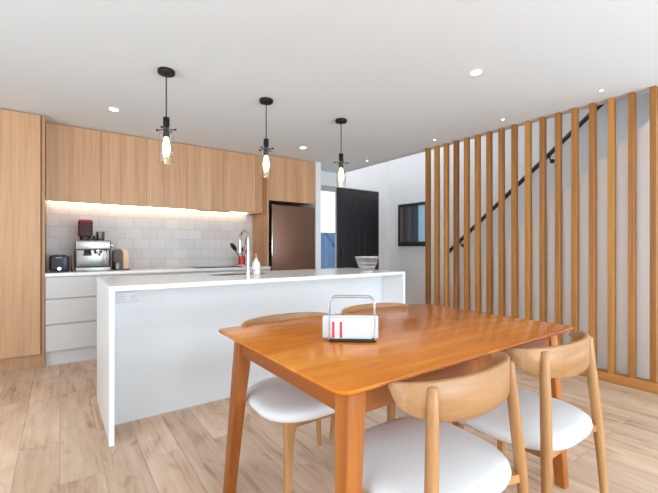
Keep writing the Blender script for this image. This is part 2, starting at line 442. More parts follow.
# framed piece on the stairwell wall, streaked face from a colour ramp
def streak_mat():
    m, N, L, P = base_mat('streaked_face')
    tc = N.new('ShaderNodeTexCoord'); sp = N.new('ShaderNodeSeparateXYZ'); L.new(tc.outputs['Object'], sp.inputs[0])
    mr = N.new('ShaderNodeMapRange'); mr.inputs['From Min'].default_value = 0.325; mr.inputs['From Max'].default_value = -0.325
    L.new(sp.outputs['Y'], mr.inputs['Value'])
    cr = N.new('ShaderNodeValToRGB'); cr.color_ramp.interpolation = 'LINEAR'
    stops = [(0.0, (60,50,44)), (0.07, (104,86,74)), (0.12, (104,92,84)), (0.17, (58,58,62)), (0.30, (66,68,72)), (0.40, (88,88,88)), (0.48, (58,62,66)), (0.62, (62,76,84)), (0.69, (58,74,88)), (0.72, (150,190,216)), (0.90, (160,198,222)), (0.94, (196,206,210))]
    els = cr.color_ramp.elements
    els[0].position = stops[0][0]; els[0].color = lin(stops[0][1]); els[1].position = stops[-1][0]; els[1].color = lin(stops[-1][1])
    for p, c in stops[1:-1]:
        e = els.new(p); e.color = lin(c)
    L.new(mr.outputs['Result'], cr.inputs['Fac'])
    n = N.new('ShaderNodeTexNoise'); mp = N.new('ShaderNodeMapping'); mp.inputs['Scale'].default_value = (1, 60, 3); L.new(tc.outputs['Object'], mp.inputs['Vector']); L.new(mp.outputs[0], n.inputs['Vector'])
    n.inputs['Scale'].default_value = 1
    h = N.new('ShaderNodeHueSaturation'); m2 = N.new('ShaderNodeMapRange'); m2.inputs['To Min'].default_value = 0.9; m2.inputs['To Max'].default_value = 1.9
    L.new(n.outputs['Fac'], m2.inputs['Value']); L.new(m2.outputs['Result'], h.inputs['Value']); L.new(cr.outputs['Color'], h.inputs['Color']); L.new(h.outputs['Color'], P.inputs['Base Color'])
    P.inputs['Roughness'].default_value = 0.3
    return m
mr_ = thing('framed_piece', 'black framed piece with dark vertical streaks and a pale blue stripe on the wall at the stair foot', 'picture', (XR, 4.435, 1.17))
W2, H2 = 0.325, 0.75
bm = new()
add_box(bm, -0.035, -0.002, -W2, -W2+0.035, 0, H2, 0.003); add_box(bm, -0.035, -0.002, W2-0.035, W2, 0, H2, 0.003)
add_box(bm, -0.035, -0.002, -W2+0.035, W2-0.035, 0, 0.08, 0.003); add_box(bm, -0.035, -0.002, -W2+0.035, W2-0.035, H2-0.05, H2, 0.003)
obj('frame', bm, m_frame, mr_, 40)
bm = new(); add_box(bm, -0.016, -0.010, -W2+0.03, W2-0.03, 0.06, H2-0.04); obj('streaked_sheet', bm, streak_mat(), mr_)

# ------------------------------------------------------------------ kitchen joinery
XT = -0.115
t = thing('tall_cabinet', 'floor to ceiling pale oak pantry cabinet at the left end of the kitchen', 'cabinet', (0,0,0))
bm = new(); add_box(bm, -1.35, XT-0.02, 4.485, YB-0.001, 0.12, CE-0.002); obj('carcass', bm, m_cabd, t)
for a, b in ((-1.345, -0.745), (-0.741, XT-0.034)):
    bm = new(); add_box(bm, a, b, 4.46, 4.482, 0.135, CE-0.012, 0.0015, 1); obj('door', bm, m_cab, t)
bm = new(); add_box(bm, XT-0.02, XT, 4.452, YB-0.001, 0.0, CE-0.002, 0.001, 1); obj('end_panel', bm, m_cabd, t)
bm = new(); add_box(bm, -1.35, XT-0.021, 4.50, 4.52, 0, 0.12); obj('kickboard', bm, m_cabd, t)

# base drawer units
for k, (a, b, lab) in enumerate(((XT+0.002, 0.68, 'white drawer unit beside the tall oak pantry, under the coffee machine'),
                                 (0.682, 1.47, 'middle white drawer unit under the back bench, behind the island'),
                                 (1.472, 2.258, 'white drawer unit beside the fridge, under the cooktop end of the bench'))):
    u = thing('drawer_cabinet', lab, 'cabinet', ((a+b)/2, 4.46, 0), 0, 'white base cabinets')
    w = (b-a)/2
    bm = new(); add_box(bm, -w, w, 0.024, YB-4.46-0.001, 0.13, 0.861); obj('carcass', bm, m_white, u)
    for z0, z1 in ((0.145, 0.393), (0.405, 0.640), (0.652, 0.850)):
        bm = new(); add_box(bm, -w+0.002, w-0.002, 0, 0.02, z0, z1, 0.0015, 1); obj('drawer', bm, m_white, u)
    bm = new(); add_box(bm, -w, w, 0.04, 0.056, 0, 0.13); obj('kickboard', bm, m_white, u)
bm = new(); add_box(bm, XT+0.001, 2.259, 4.445, YB-0.013, 0.862, 0.893, 0.003)
tag(obj('kitchen_benchtop', bm, m_stone, None, 40), 'white stone benchtop along the tiled back wall', 'benchtop')
bm = new(); add_box(bm, 1.33, 1.91, 4.52, 4.96, 0.8931, 0.8995, 0.003)
ck = tag(obj('cooktop', bm, m_blackgl, None, 40), 'flat black glass cooktop set on the back bench', 'cooktop')

# upper cabinets
UZ = 1.612; UY = 4.68
for a, b, n, lab in ((XT+0.002, 0.357, 1, 'single door pale oak wall cabinet above the coffee machine'),
                  (0.359, 1.25, 2, 'middle double door pale oak wall cabinet over the tiles'),
                  (1.252, 2.145, 2, 'double door pale oak wall cabinet next to the fridge housing, over the rangehood')):
    u = thing('wall_cabinet', lab, 'cabinet', (a, UY, UZ), 0, 'oak wall cabinets')
    bm = new(); add_box(bm, 0, b-a, 0.022, YB-UY-0.013, 0.022, CE-UZ-0.002); obj('carcass', bm, m_cabd, u)
    w = (b-a)/n
    for i in range(n):
        bm = new(); add_box(bm, i*w+0.001, (i+1)*w-0.001, 0, 0.02, -0.004, CE-UZ-0.012, 0.001, 1); obj('door', bm, m_cab, u)
bm = new(); add_box(bm, 2.147, 2.258, UY+0.004, YB-0.013, UZ, CE-0.002)
tag(obj('filler_panel', bm, m_cabd), 'narrow oak filler strip between wall cabinet and fridge housing', 'panel')
bm = new(); add_box(bm, 1.38, 1.82, 4.685, 4.80, 1.607, 1.632, 0.003)
hd = thing('range_hood', 'slim grey rangehood under the wall cabinets, above the cooktop', 'rangehood', (0,0,0))
obj('body', bm, m_steel, hd, 40)
bm = new(); add_box(bm, 1.41, 1.79, 4.70, 4.785, 1.604, 1.6075); obj('filter', bm, m_dkgrey, hd)
bm = new(); add_box(bm, XT+0.01, 2.14, YB-0.075, YB-0.060, 1.622, 1.633)
tag(obj('led_strip', bm, m_led), 'warm glowing light strip under the oak wall cabinets', 'light')

# fridge housing and fridge
t = thing('fridge_housing', 'pale oak housing with cupboard above the steel fridge', 'cabinet', (0,0,0))
bm = new(); add_box(bm, 2.26, 2.285, 4.56, YB-0.001, 0, CE-0.002, 0.001, 1); obj('side_panel', bm, m_cabd, t)
bm = new(); add_box(bm, 2.287, 3.043, 4.585, YB-0.001, 1.80, CE-0.002); obj('carcass', bm, m_cabd, t)
for a, b in ((2.288, 2.664), (2.666, 3.042)):
    bm = new(); add_box(bm, a, b, 4.56, 4.582, 1.782, CE-0.012, 0.001, 1); obj('door', bm, m_cab, t)
bm = new(); add_box(bm, 2.287, 3.043, 5.02, YB-0.002, 0.0, 1.798); obj('gap_shade_board', bm, m_shadow, t)
f = thing('fridge', 'tall brushed steel fridge inside the oak housing, brown wood reflection in its colour', 'fridge', (2.335, 4.56, 0))
FW = 0.69
bm = new(); add_box(bm, 0, FW, 0.055, 0.44, 0.03, 1.725, 0.004); obj('body', bm, m_dkgrey, f, 40)
bm = new(); add_box(bm, 0, FW, 0, 0.05, 0.62, 1.727, 0.008, 3); dr = obj('door', bm, m_fridge, f, 40)
bm = new(); add_box(bm, -0.004, 0.010, -0.004, 0.052, 0.62, 1.727, 0.003); obj('edge_trim', bm, m_chrome, dr, 40)
bm = new(); add_box(bm, 0, FW, 0, 0.05, 0.05, 0.612, 0.008, 3); obj('freezer_drawer', bm, m_fridge, f, 40)
for x in (0.06, FW-0.06):
    for y in (0.10, 0.38):
        bm = new(); add_lathe(bm, [(0.02, 0), (0.02, 0.032)], (x, y, 0), 12); obj('foot', bm, m_black, f)

# ------------------------------------------------------------------ island
IX0, IX1, IY0, IY1, IZ = 0.228, 2.665, 2.46, 3.32, 0.912
TH = 0.026
t = thing('island_benchtop', 'white stone waterfall worktop wrapping the kitchen island', 'benchtop', (0,0,0))
SX0, SX1, SY0, SY1 = 1.00, 1.50, 2.94, 3.24
bm = new()
add_box(bm, IX0, IX1, IY0, SY0, IZ-TH, IZ); add_box(bm, IX0, IX1, SY1, IY1, IZ-TH, IZ)
add_box(bm, IX0, SX0, SY0, SY1, IZ-TH, IZ); add_box(bm, SX1, IX1, SY0, SY1, IZ-TH, IZ)
obj('top_slab', bm, m_stone, t)
for x in (IX0, IX1-TH):
    bm = new(); add_box(bm, x, x+TH, IY0, IY1, 0, IZ-TH); obj('waterfall_end', bm, m_stone, t)
t = thing('island_cabinet', 'white island cupboard with flat panel facing the dining table', 'cabinet', (0,0,0))
bm = new(); add_box(bm, IX0+TH+0.001, IX1-TH-0.001, 2.745, 2.763, 0, IZ-TH-0.001); obj('front_panel', bm, m_panel, t)
bm = new(); add_box(bm, IX0+TH+0.001, IX1-TH-0.001, 2.765, 3.27, 0.10, 0.66); obj('carcass', bm, m_white, t)
nd = 4; wd = (IX1-IX0-2*TH)/nd
for i in range(nd):
    bm = new(); add_box(bm, IX0+TH+i*wd+0.002, IX0+TH+(i+1)*wd-0.002, 3.272, 3.29, 0.12, IZ-TH-0.012, 0.001, 1); obj('door', bm, m_white, t)
# outlet
o = thing('power_outlet', 'white double power outlet high on the island panel', 'outlet', (0.358, 2.745, 0.815))
bm = new(); add_box(bm, -0.055, 0.055, -0.010, 0.0, -0.036, 0.036, 0.004); pl = obj('plate', bm, m_outlet, o, 40)
for s in (-0.028, 0.028):
    bm = new()
    for dx, r in ((-0.008, 0.5), (0.008, -0.5)):
        add_box(bm, -0.0015, 0.0015, -0.0108, -0.009, -0.005, 0.005, M=Matrix.Translation((s+dx, 0, 0.004)) @ Matrix.Rotation(r, 4, 'Y'))
    add_box(bm, s-0.0015, s+0.0015, -0.0108, -0.009, -0.016, -0.006)
    obj('socket', bm, m_slot, o)
    bm = new(); add_box(bm, s-0.006, s+0.006, -0.013, -0.009, 0.018, 0.03, 0.001, 1); obj('switch', bm, m_outlet, o)
# sink
bm = new()
x0, x1, y0, y1, zt, zb, w = SX0+0.001, SX1-0.001, SY0+0.001, SY1-0.001, IZ-0.004, 0.69, 0.004
add_box(bm, x0, x1, y0, y1, zb, zb+w); add_box(bm, x0, x0+w, y0, y1, zb, zt); add_box(bm, x1-w, x1, y0, y1, zb, zt)
add_box(bm, x0, x1, y0, y0+w, zb, zt); add_box(bm, x0, x1, y1-w, y1, zb, zt)
sk = thing('sink', 'steel sink set into the island worktop behind the tap', 'sink', (0,0,0))
obj('basin', bm, m_steel, sk)
bm = new(); add_lathe(bm, [(0.03, 0), (0.03, 0.003)], ((x0+x1)/2, (y0+y1)/2, zb+w), 20); obj('drain', bm, m_chrome, sk, 40)
# tap
t = thing('kitchen_tap', 'tall gooseneck tap standing on the island worktop', 'tap', (1.254, 2.875, IZ))
bm = new(); add_lathe(bm, [(0.026, 0), (0.026, 0.008), (0.019, 0.012), (0.019, 0.05), (0.014, 0.055)], n=20); obj('base', bm, m_nickel, t, 40)
bm = new()
R = 0.085; zc = 0.285
pts = [(0,0,0.05), (0,0,0.12), (0,0,0.2), (0,0,zc)] + [(0, R - R*math.cos(a), zc + R*math.sin(a)) for a in [PI*i/12 for i in range(1, 13)]] + [(0, 2*R, zc-0.04), (0, 2*R, zc-0.10)]
add_tube(bm, pts, [0.012]*(len(pts)-2)+[0.0125, 0.015], 14); obj('spout', bm, m_nickel, t, 50)
bm = new(); add_tube(bm, [(0.015, 0, 0.03), (0.045, 0, 0.034), (0.085, 0, 0.05)], [0.007, 0.006, 0.005], 10); obj('lever', bm, m_nickel, t, 50)
# soap bottle
t = thing('soap_bottle', 'white pump soap bottle on the island beside the tap', 'bottle', (1.335, 2.90, IZ))
bm = new(); add_lathe(bm, [(0.028, 0), (0.034, 0.004), (0.034, 0.085), (0.030, 0.10), (0.014, 0.122), (0.012, 0.135)], n=24); obj('bottle_body', bm, m_soap, t, 50)
bm = new(); add_lathe(bm, [(0.014, 0.135), (0.014, 0.150), (0.005, 0.152), (0.005, 0.168)], n=16)
add_tube(bm, [(0, 0, 0.165), (0, 0, 0.172), (-0.02, -0.02, 0.172), (-0.026, -0.026, 0.166)], 0.006, 8); obj('pump', bm, m_cap, t, 50)
# glass bowl
t = thing('glass_bowl', 'clear cut glass bowl with flared sides on the right end of the island', 'bowl', (2.27, 2.56, IZ))
bm = new()
n = 48
def rg(r, z, rib): return [((r + (rib if i % 2 else -rib))*math.cos(2*PI*i/n), (r + (rib if i % 2 else -rib))*math.sin(2*PI*i/n), z) for i in range(n)]
add_loft(bm, [rg(0.058, 0, 0), rg(0.061, 0.012, 0), rg(0.067, 0.03, 0.0015), rg(0.083, 0.07, 0.002), rg(0.100, 0.115, 0.002), rg(0.110, 0.138, 0), rg(0.109, 0.142, 0),
              rg(0.104, 0.138, 0), rg(0.093, 0.112, 0.0015), rg(0.076, 0.068, 0.0015), rg(0.058, 0.026, 0.001), rg(0.03, 0.02, 0)])
obj('bowl_body', bm, m_bowl, t, 25)
bm = new()
def rim_ring(r, z, rad): add_tube(bm, [(r*math.cos(2*PI*i/48), r*math.sin(2*PI*i/48), z) for i in range(48)], rad, 8, True)
rim_ring(0.1085, 0.141, 0.0045); obj('rim', bm, m_bowlrim, t, 60)
for r, z in ((0.0905, 0.088), (0.0755, 0.052)):
    bm = new(); rim_ring(r, z, 0.0025); obj('cut_band', bm, m_bowlrim, t, 60)
bm = new(); add_lathe(bm, [(0.058, 0.0005), (0.060, 0.006), (0.058, 0.016), (0.040, 0.018)], n=40); obj('foot', bm, m_bowlrim, t, 40)

# ------------------------------------------------------------------ bench appliances
BZ = 0.893
t = thing('toaster', 'black two slot toaster on the back bench beside the oak pantry', 'toaster', (-0.004, 4.66, BZ))
bm = new(); add_box(bm, -0.082, 0.082, -0.10, 0.14, 0.012, 0.172, 0.028, 4); obj('body', bm, m_dkgrey, t, 50)
bm = new(); add_box(bm, -0.075, 0.075, -0.09, 0.13, 0, 0.02, 0.004); obj('base', bm, m_black, t)
bm = new(); add_box(bm, -0.035, -0.012, -0.06, 0.10, 0.171, 0.1735); add_box(bm, 0.012, 0.035, -0.06, 0.10, 0.171, 0.1735); obj('slots', bm, m_black, t)
bm = new(); add_box(bm, -0.040, 0.035, -0.104, -0.098, 0.055, 0.145, 0.003); obj('front_plate', bm, m_black, t)
bm = new(); add_box(bm, -0.03, 0.025, -0.112, -0.10, 0.140, 0.152, 0.004); obj('lever', bm, m_greyb, t, 40)
bm = new(); add_tube(bm, [(0, -0.098, 0.038), (0, -0.112, 0.038)], 0.015, 18); obj('dial', bm, m_chrome, t, 40)
bm = new(); add_tube(bm, [(0.05, 0.135, 0.02), (0.10, 0.10, 0.006), (0.113, 0.06, 0.006), (0.099, 0.04, 0.03), (0.104, 0.12, 0.06), (0.104, 0.24, 0.10), (0.104, 0.36, 0.16)], 0.005, 8)
obj('power_cord', bm, m_black, t, 60)

t = thing('coffee_machine', 'stainless espresso machine with grinder hopper on the back bench', 'coffee machine', (0.285, 4.66, BZ)); t.scale = (1.0, 1.0, 1.08)
bm = new(); add_box(bm, -0.150, 0.150, 0.02, 0.22, 0.015, 0.30, 0.006); obj('body', bm, m_steel, t, 40)
bm = new(); add_box(bm, -0.158, 0.158, -0.10, 0.225, 0.205, 0.300, 0.014, 3); hdm = obj('head', bm, m_steel, t, 40)
bm = new(); add_box(bm, -0.155, 0.155, -0.11, 0.10, 0.0, 0.042, 0.006); obj('drip_tray', bm, m_steel, t, 40)
bm = new(); add_box(bm, -0.140, 0.140, -0.10, 0.0, 0.0425, 0.047, 0.001, 1); obj('tray_grate', bm, m_black, t)
for sx in (-1, 1):
    bm = new(); add_box(bm, min(sx*0.1505, sx*0.16), max(sx*0.1505, sx*0.16), 0.0, 0.20, 0.0, 0.204, 0.002); obj('side_strip', bm, m_black, t)
bm = new(); add_lathe(bm, [(0.03, 0.205), (0.03, 0.18), (0.026, 0.175)], (-0.05, -0.035, 0), 20)
add_box(bm, -0.085, -0.015, -0.06, 0.0, 0.15, 0.185, 0.006); obj('grinder_outlet', bm, m_black, t, 40)
bm = new(); add_lathe(bm, [(0.034, 0.205), (0.034, 0.178), (0.030, 0.170)], (0.045, -0.035, 0), 20)
add_tube(bm, [(0.045, -0.06, 0.178), (0.045, -0.13, 0.168), (0.045, -0.18, 0.160)], [0.008, 0.011, 0.012], 10); obj('portafilter', bm, m_chrome, t, 40)
bm = new(); add_tube(bm, [(0.118, -0.04, 0.207), (0.122, -0.06, 0.17), (0.118, -0.075, 0.10), (0.112, -0.085, 0.07)], 0.006, 10); obj('steam_wand', bm, m_chrome, t, 50)
bm = new(); add_tube(bm, [(0.0, -0.098, 0.255), (0.0, -0.106, 0.255)], 0.022, 20); obj('gauge', bm, m_chrome, hdm, 40)
bm = new(); add_tube(bm, [(0.156, 0.0, 0.25), (0.178, 0.0, 0.25)], 0.020, 16); obj('steam_dial', bm, m_chrome, hdm, 40)
for x in (-0.10, -0.07, 0.06, 0.09):
    bm = new(); add_tube(bm, [(x, -0.098, 0.258), (x, -0.104, 0.258)], 0.009, 14); obj('button', bm, m_greyb, hdm, 40)
hp = obj('bean_hopper', (lambda b: (add_loft(b, [[(x, y, 0.335) for x, y in rounded_rect(-0.115, -0.015, 0.01, 0.11, 0.02)], [(x, y, 0.345) for x, y in rounded_rect(-0.128, -0.002, 0.0, 0.125, 0.02)], [(x, y, 0.484) for x, y in rounded_rect(-0.130, 0.0, -0.002, 0.127, 0.02)]]), b)[1])(new()), m_brownp, t, 40)
bm = new(); add_lathe(bm, [(0.05, 0.30), (0.05, 0.335)], (-0.065, 0.06, 0), 24); obj('hopper_collar', bm, m_black, t, 40)
bm = new(); add_loft(bm, [[(x, y, 0.484) for x, y in rounded_rect(-0.128, -0.002, 0.0, 0.125, 0.02)], [(x, y, 0.500) for x, y in rounded_rect(-0.124, -0.006, 0.004, 0.121, 0.02)]]); obj('hopper_lid', bm, m_red, hp, 40)
# steel cup standing on the machine
bm = new(); add_lathe(bm, [(0.034, 0.0), (0.037, 0.004), (0.041, 0.09), (0.043, 0.095), (0.039, 0.093), (0.034, 0.008)], (0.358, 4.74, BZ+0.3243), 24)
tag(obj('milk_jug', bm, m_steel, None, 40), 'small steel milk jug standing on top of the coffee machine', 'jug')
bm = new(); add_lathe(bm, [(0.02, 0.0), (0.024, 0.003), (0.024, 0.02), (0.01, 0.03), (0.014, 0.045), (0.006, 0.05)], (0.300, 4.745, BZ+0.3243), 16)
tag(obj('coffee_tamper', bm, m_black, None, 40), 'small dark tamper on top of the coffee machine beside the jug', 'tamper')

# arched bronze coffee grinder / capsule machine and its cup
t = thing('capsule_machine', 'bronze arch topped coffee maker on the bench, right of the espresso machine', 'coffee maker', (0.552, 4.74, BZ))
def arch(x0, x1, h, n=14):
    w = (x1-x0)/2; cx = (x0+x1)/2
    pts = [(x0, 0)] + [(cx - w*math.cos(PI*i/n), h - w*0.95 + w*0.95*math.sin(PI*i/n)) for i in range(n+1)] + [(x1, 0)]
    return pts
bm = new(); add_poly(bm, [(x, -0.02, z) for x, z in arch(-0.045, 0.078, 0.240)], (0, 0.16, 0)); obj('body', bm, m_bronze, t, 50)
bm = new(); add_poly(bm, [(x, -0.035, z) for x, z in arch(-0.072, 0.020, 0.232)], (0, 0.155, 0)); obj('side_cover', bm, m_darkbr, t, 50)
bm = new(); add_box(bm, -0.075, 0.078, -0.11, 0.13, 0.0, 0.012, 0.003); obj('base', bm, m_darkbr, t)
bm = new(); add_lathe(bm, [(0.032, 0), (0.036, 0.004), (0.038, 0.07), (0.040, 0.074), (0.036, 0.072), (0.031, 0.008)], (0.510, 4.675, BZ+0.0122), 24)
tag(obj('steel_cup', bm, m_steel, None, 40), 'short steel cup in front of the bronze coffee maker', 'cup')

# utensil pot
t = thing('utensil_pot', 'red pot for utensils on the back bench beside the fridge housing', 'pot', (2.0, 4.80, BZ))
bm = new(); add_lathe(bm, [(0.050, 0), (0.052, 0.003), (0.052, 0.02), (0.046, 0.022), (0.047, 0.13), (0.049, 0.132), (0.044, 0.130), (0.043, 0.026)], n=28)
obj('pot_body', bm, m_red, t, 40)
bm = new(); add_lathe(bm, [(0.0535, 0), (0.0535, 0.020)], n=28); obj('foot_ring', bm, m_white, t, 40)
def utensil(name, label, cat, base, tip, head, mat, hw, hl):
    a = Vector(base); b = Vector(tip); d = (b-a).normalized()
    bm = new(); add_tube(bm, [a, b], 0.006, 8)
    c = b + d*hl*0.5; u, v = frame_of(d)
    M = Matrix(((u.x, v.x, d.x, c.x), (u.y, v.y, d.y, c.y), (u.z, v.z, d.z, c.z), (0,0,0,1)))
    if head == 'flat':
        add_box(bm, -hw, hw, -0.004, 0.004, -hl/2, hl/2, 0.0035, 2, M=M)
    else:
        bmesh.ops.create_uvsphere(bm, u_segments=16, v_segments=10, radius=1, matrix=M @ Matrix.Diagonal((hw, 0.012, hl/2, 1)))
    return tag(obj(name, bm, mat, None, 50), label, cat, 'utensils in the red pot')
z0 = BZ + 0.032
utensil('ladle', 'black ladle leaning far left out of the red utensil pot', 'utensil', (2.02, 4.80, z0), (1.90, 4.76, BZ+0.205), 'round', m_black, 0.050, 0.13)
utensil('spatula', 'tall dark olive spatula standing upright in the red pot', 'utensil', (1.995, 4.80, z0), (2.045, 4.79, BZ+0.30), 'flat', m_woodut, 0.020, 0.15)
utensil('cooking_spoon', 'black cooking spoon upright in the red pot, in front', 'utensil', (1.985, 4.785, z0), (1.995, 4.775, BZ+0.19), 'round', m_black, 0.024, 0.07)
utensil('serving_spoon', 'red handled serving spoon leaning right in the red pot', 'utensil', (1.985, 4.815, z0), (2.055, 4.815, BZ+0.17), 'round', m_red, 0.022, 0.07)

# ------------------------------------------------------------------ pendants
def pendant(x, y, rz, label):
    t = thing('pendant_lamp', label, 'pendant lamp', (x, y, CE), rz, 'pendants over the island')
    bm = new(); add_lathe(bm, [(0.056, -0.0005), (0.058, -0.004), (0.058, -0.022), (0.054, -0.027), (0.008, -0.028), (0.007, -0.04)], n=32); obj('ceiling_rose', bm, m_blackm, t, 40)
    bm = new(); add_tube(bm, [(0,0,-0.035), (0,0,-0.34)], 0.0045, 8); obj('cord', bm, m_black, t, 60)
    bm = new(); add_lathe(bm, [(0.008, -0.332), (0.020, -0.336), (0.022, -0.342), (0.022, -0.40), (0.018, -0.404), (0.018, -0.438), (0.0215, -0.442), (0.0215, -0.472), (0.017, -0.478)], n=24); sk = obj('lamp_holder', bm, m_blackm, t, 40)
    bm = new()
    for a, r, l in ((0.0, 0.0035, 0.072), (PI/2, 0.0035, 0.072)):
        c, s = math.cos(a), math.sin(a)
        add_tube(bm, [(-l*c, -l*s, -0.424), (l*c, l*s, -0.424)], r, 8)
        for e in (-1, 1):
            add_tube(bm, [(e*(l-0.012)*c, e*(l-0.012)*s, -0.424), (e*l*c, e*l*s, -0.424)], 0.007, 10)
    obj('cross_pin', bm, m_blackm, sk, 50)
    bm = new(); pr = [(0.026, -0.408), (0.033, -0.412), (0.044, -0.428), (0.0475, -0.445), (0.0475, -0.658), (0.0460, -0.660), (0.0455, -0.658), (0.0455, -0.446), (0.042, -0.430), (0.032, -0.416), (0.026, -0.412)]
    add_lathe(bm, pr, n=36, caps=False); obj('glass_shade', bm, m_shade, t, 40)
    bm = new(); add_lathe(bm, [(0.012, -0.478), (0.014, -0.485), (0.021, -0.515), (0.026, -0.550), (0.024, -0.580), (0.016, -0.604), (0.004, -0.614)], n=24); obj('bulb', bm, m_bulb, t, 60)
    return t
p1 = pendant(0.616, 2.84, 0.9, 'leftmost black pendant lamp with clear glass tube over the island')
p2 = dup(p1, (1.428, 2.90, CE), 0.5, 'middle black pendant lamp with clear glass tube over the island')
p3 = dup(p1, (2.25, 2.92, CE), 1.2, 'rightmost black pendant lamp with clear glass tube, before the front door')

# downlights
def downlight(x, y, r, name, label, group, mat):
    t = thing(name, label, 'downlight', (x, y, CE), 0, group)
    bm = new(); add_lathe(bm, [(r, -0.0005), (r*1.0, -0.004), (r*0.80, -0.006), (r*0.78, -0.002)], n=32); obj('rim', bm, m_trim, t, 40)
    bm = new(); add_lathe(bm, [(r*0.78, -0.0015), (r*0.76, -0.0045)], n=28); obj('lens', bm, mat, t, 40)
    return t
downlight(0.40, 3.905, 0.047, 'ceiling_downlight', 'round recessed downlight in front of the oak wall cabinets, left', 'ceiling downlights', m_down)
downlight(2.48, 4.0, 0.047, 'ceiling_downlight', 'round recessed downlight in front of the fridge housing', 'ceiling downlights', m_down)
downlight(2.43, 1.565, 0.047, 'ceiling_downlight', 'round recessed downlight above the dining table', 'ceiling downlights', m_down)
for x, y, w in ((3.595, 4.05, 'tiny recessed spotlight nearest the front door'), (3.54, 2.81, 'tiny recessed spotlight above the left end of the slat screen'),
             (3.53, 1.98, 'tiny recessed spotlight above the middle of the slat screen'), (3.52, 1.155, 'tiny recessed spotlight above the right end of the slat screen')):
    downlight(x, y, 0.016, 'ceiling_spotlight', w, 'tiny spotlights along the screen', m_down)

# ------------------------------------------------------------------ dining table
TX0, TX1, TY0, TY1, TZ = 0.582, 1.992, 0.752, 1.702, 0.76
t = thing('dining_table', 'honey timber dining table with tapered legs in front of the island', 'table', ((TX0+TX1)/2, (TY0+TY1)/2, 0))
hx, hy = (TX1-TX0)/2, (TY1-TY0)/2
bm = new()
def rr(ins, z, r=0.04): return [(x, y, z) for x, y in rounded_rect(-hx+ins, hx-ins, -hy+ins, hy-ins, max(r-ins*0.3, 0.01), 8)]
add_loft(bm, [rr(0.032, TZ-0.030), rr(0.006, TZ-0.013), rr(0.001, TZ-0.008), rr(0.0, TZ-0.005), rr(0.002, TZ-0.001), rr(0.005, TZ)])
obj('tabletop', bm, m_table, t, 35)
for s in (-1, 1):
    bm = new()
    add_box(bm, -hx+0.12, -0.0015, s*(hy-0.075)-0.011, s*(hy-0.075)+0.011, TZ-0.105, TZ-0.030)
    add_box(bm, 0.0015, hx-0.12, s*(hy-0.075)-0.011, s*(hy-0.075)+0.011, TZ-0.105, TZ-0.030)
    obj('long_apron', bm, m_tapx, t)
for s in (-1, 1):
    bm = new(); add_box(bm, s*(hx-0.085)-0.011, s*(hx-0.085)+0.011, -hy+0.10, hy-0.10, TZ-0.105, TZ-0.030)
    obj('short_apron', bm, m_tapy, t)
for sx in (-1, 1):
    for sy in (-1, 1):
        bm = new(); rings = []
        for z, ox, oy, w in ((0.0, hx-0.024, hy-0.022, 0.046), (TZ-0.25, hx-0.054, hy-0.046, 0.060), (TZ-0.030, hx-0.068, hy-0.057, 0.068)):
            x0, x1 = ox-w, ox; y0, y1 = oy-w, oy
            rings.append([(sx*x, sy*y, z) for x, y in rounded_rect(x0, x1, y0, y1, 0.006, 3)])
        add_loft(bm, rings); obj('leg', bm, m_tleg, t, 40)

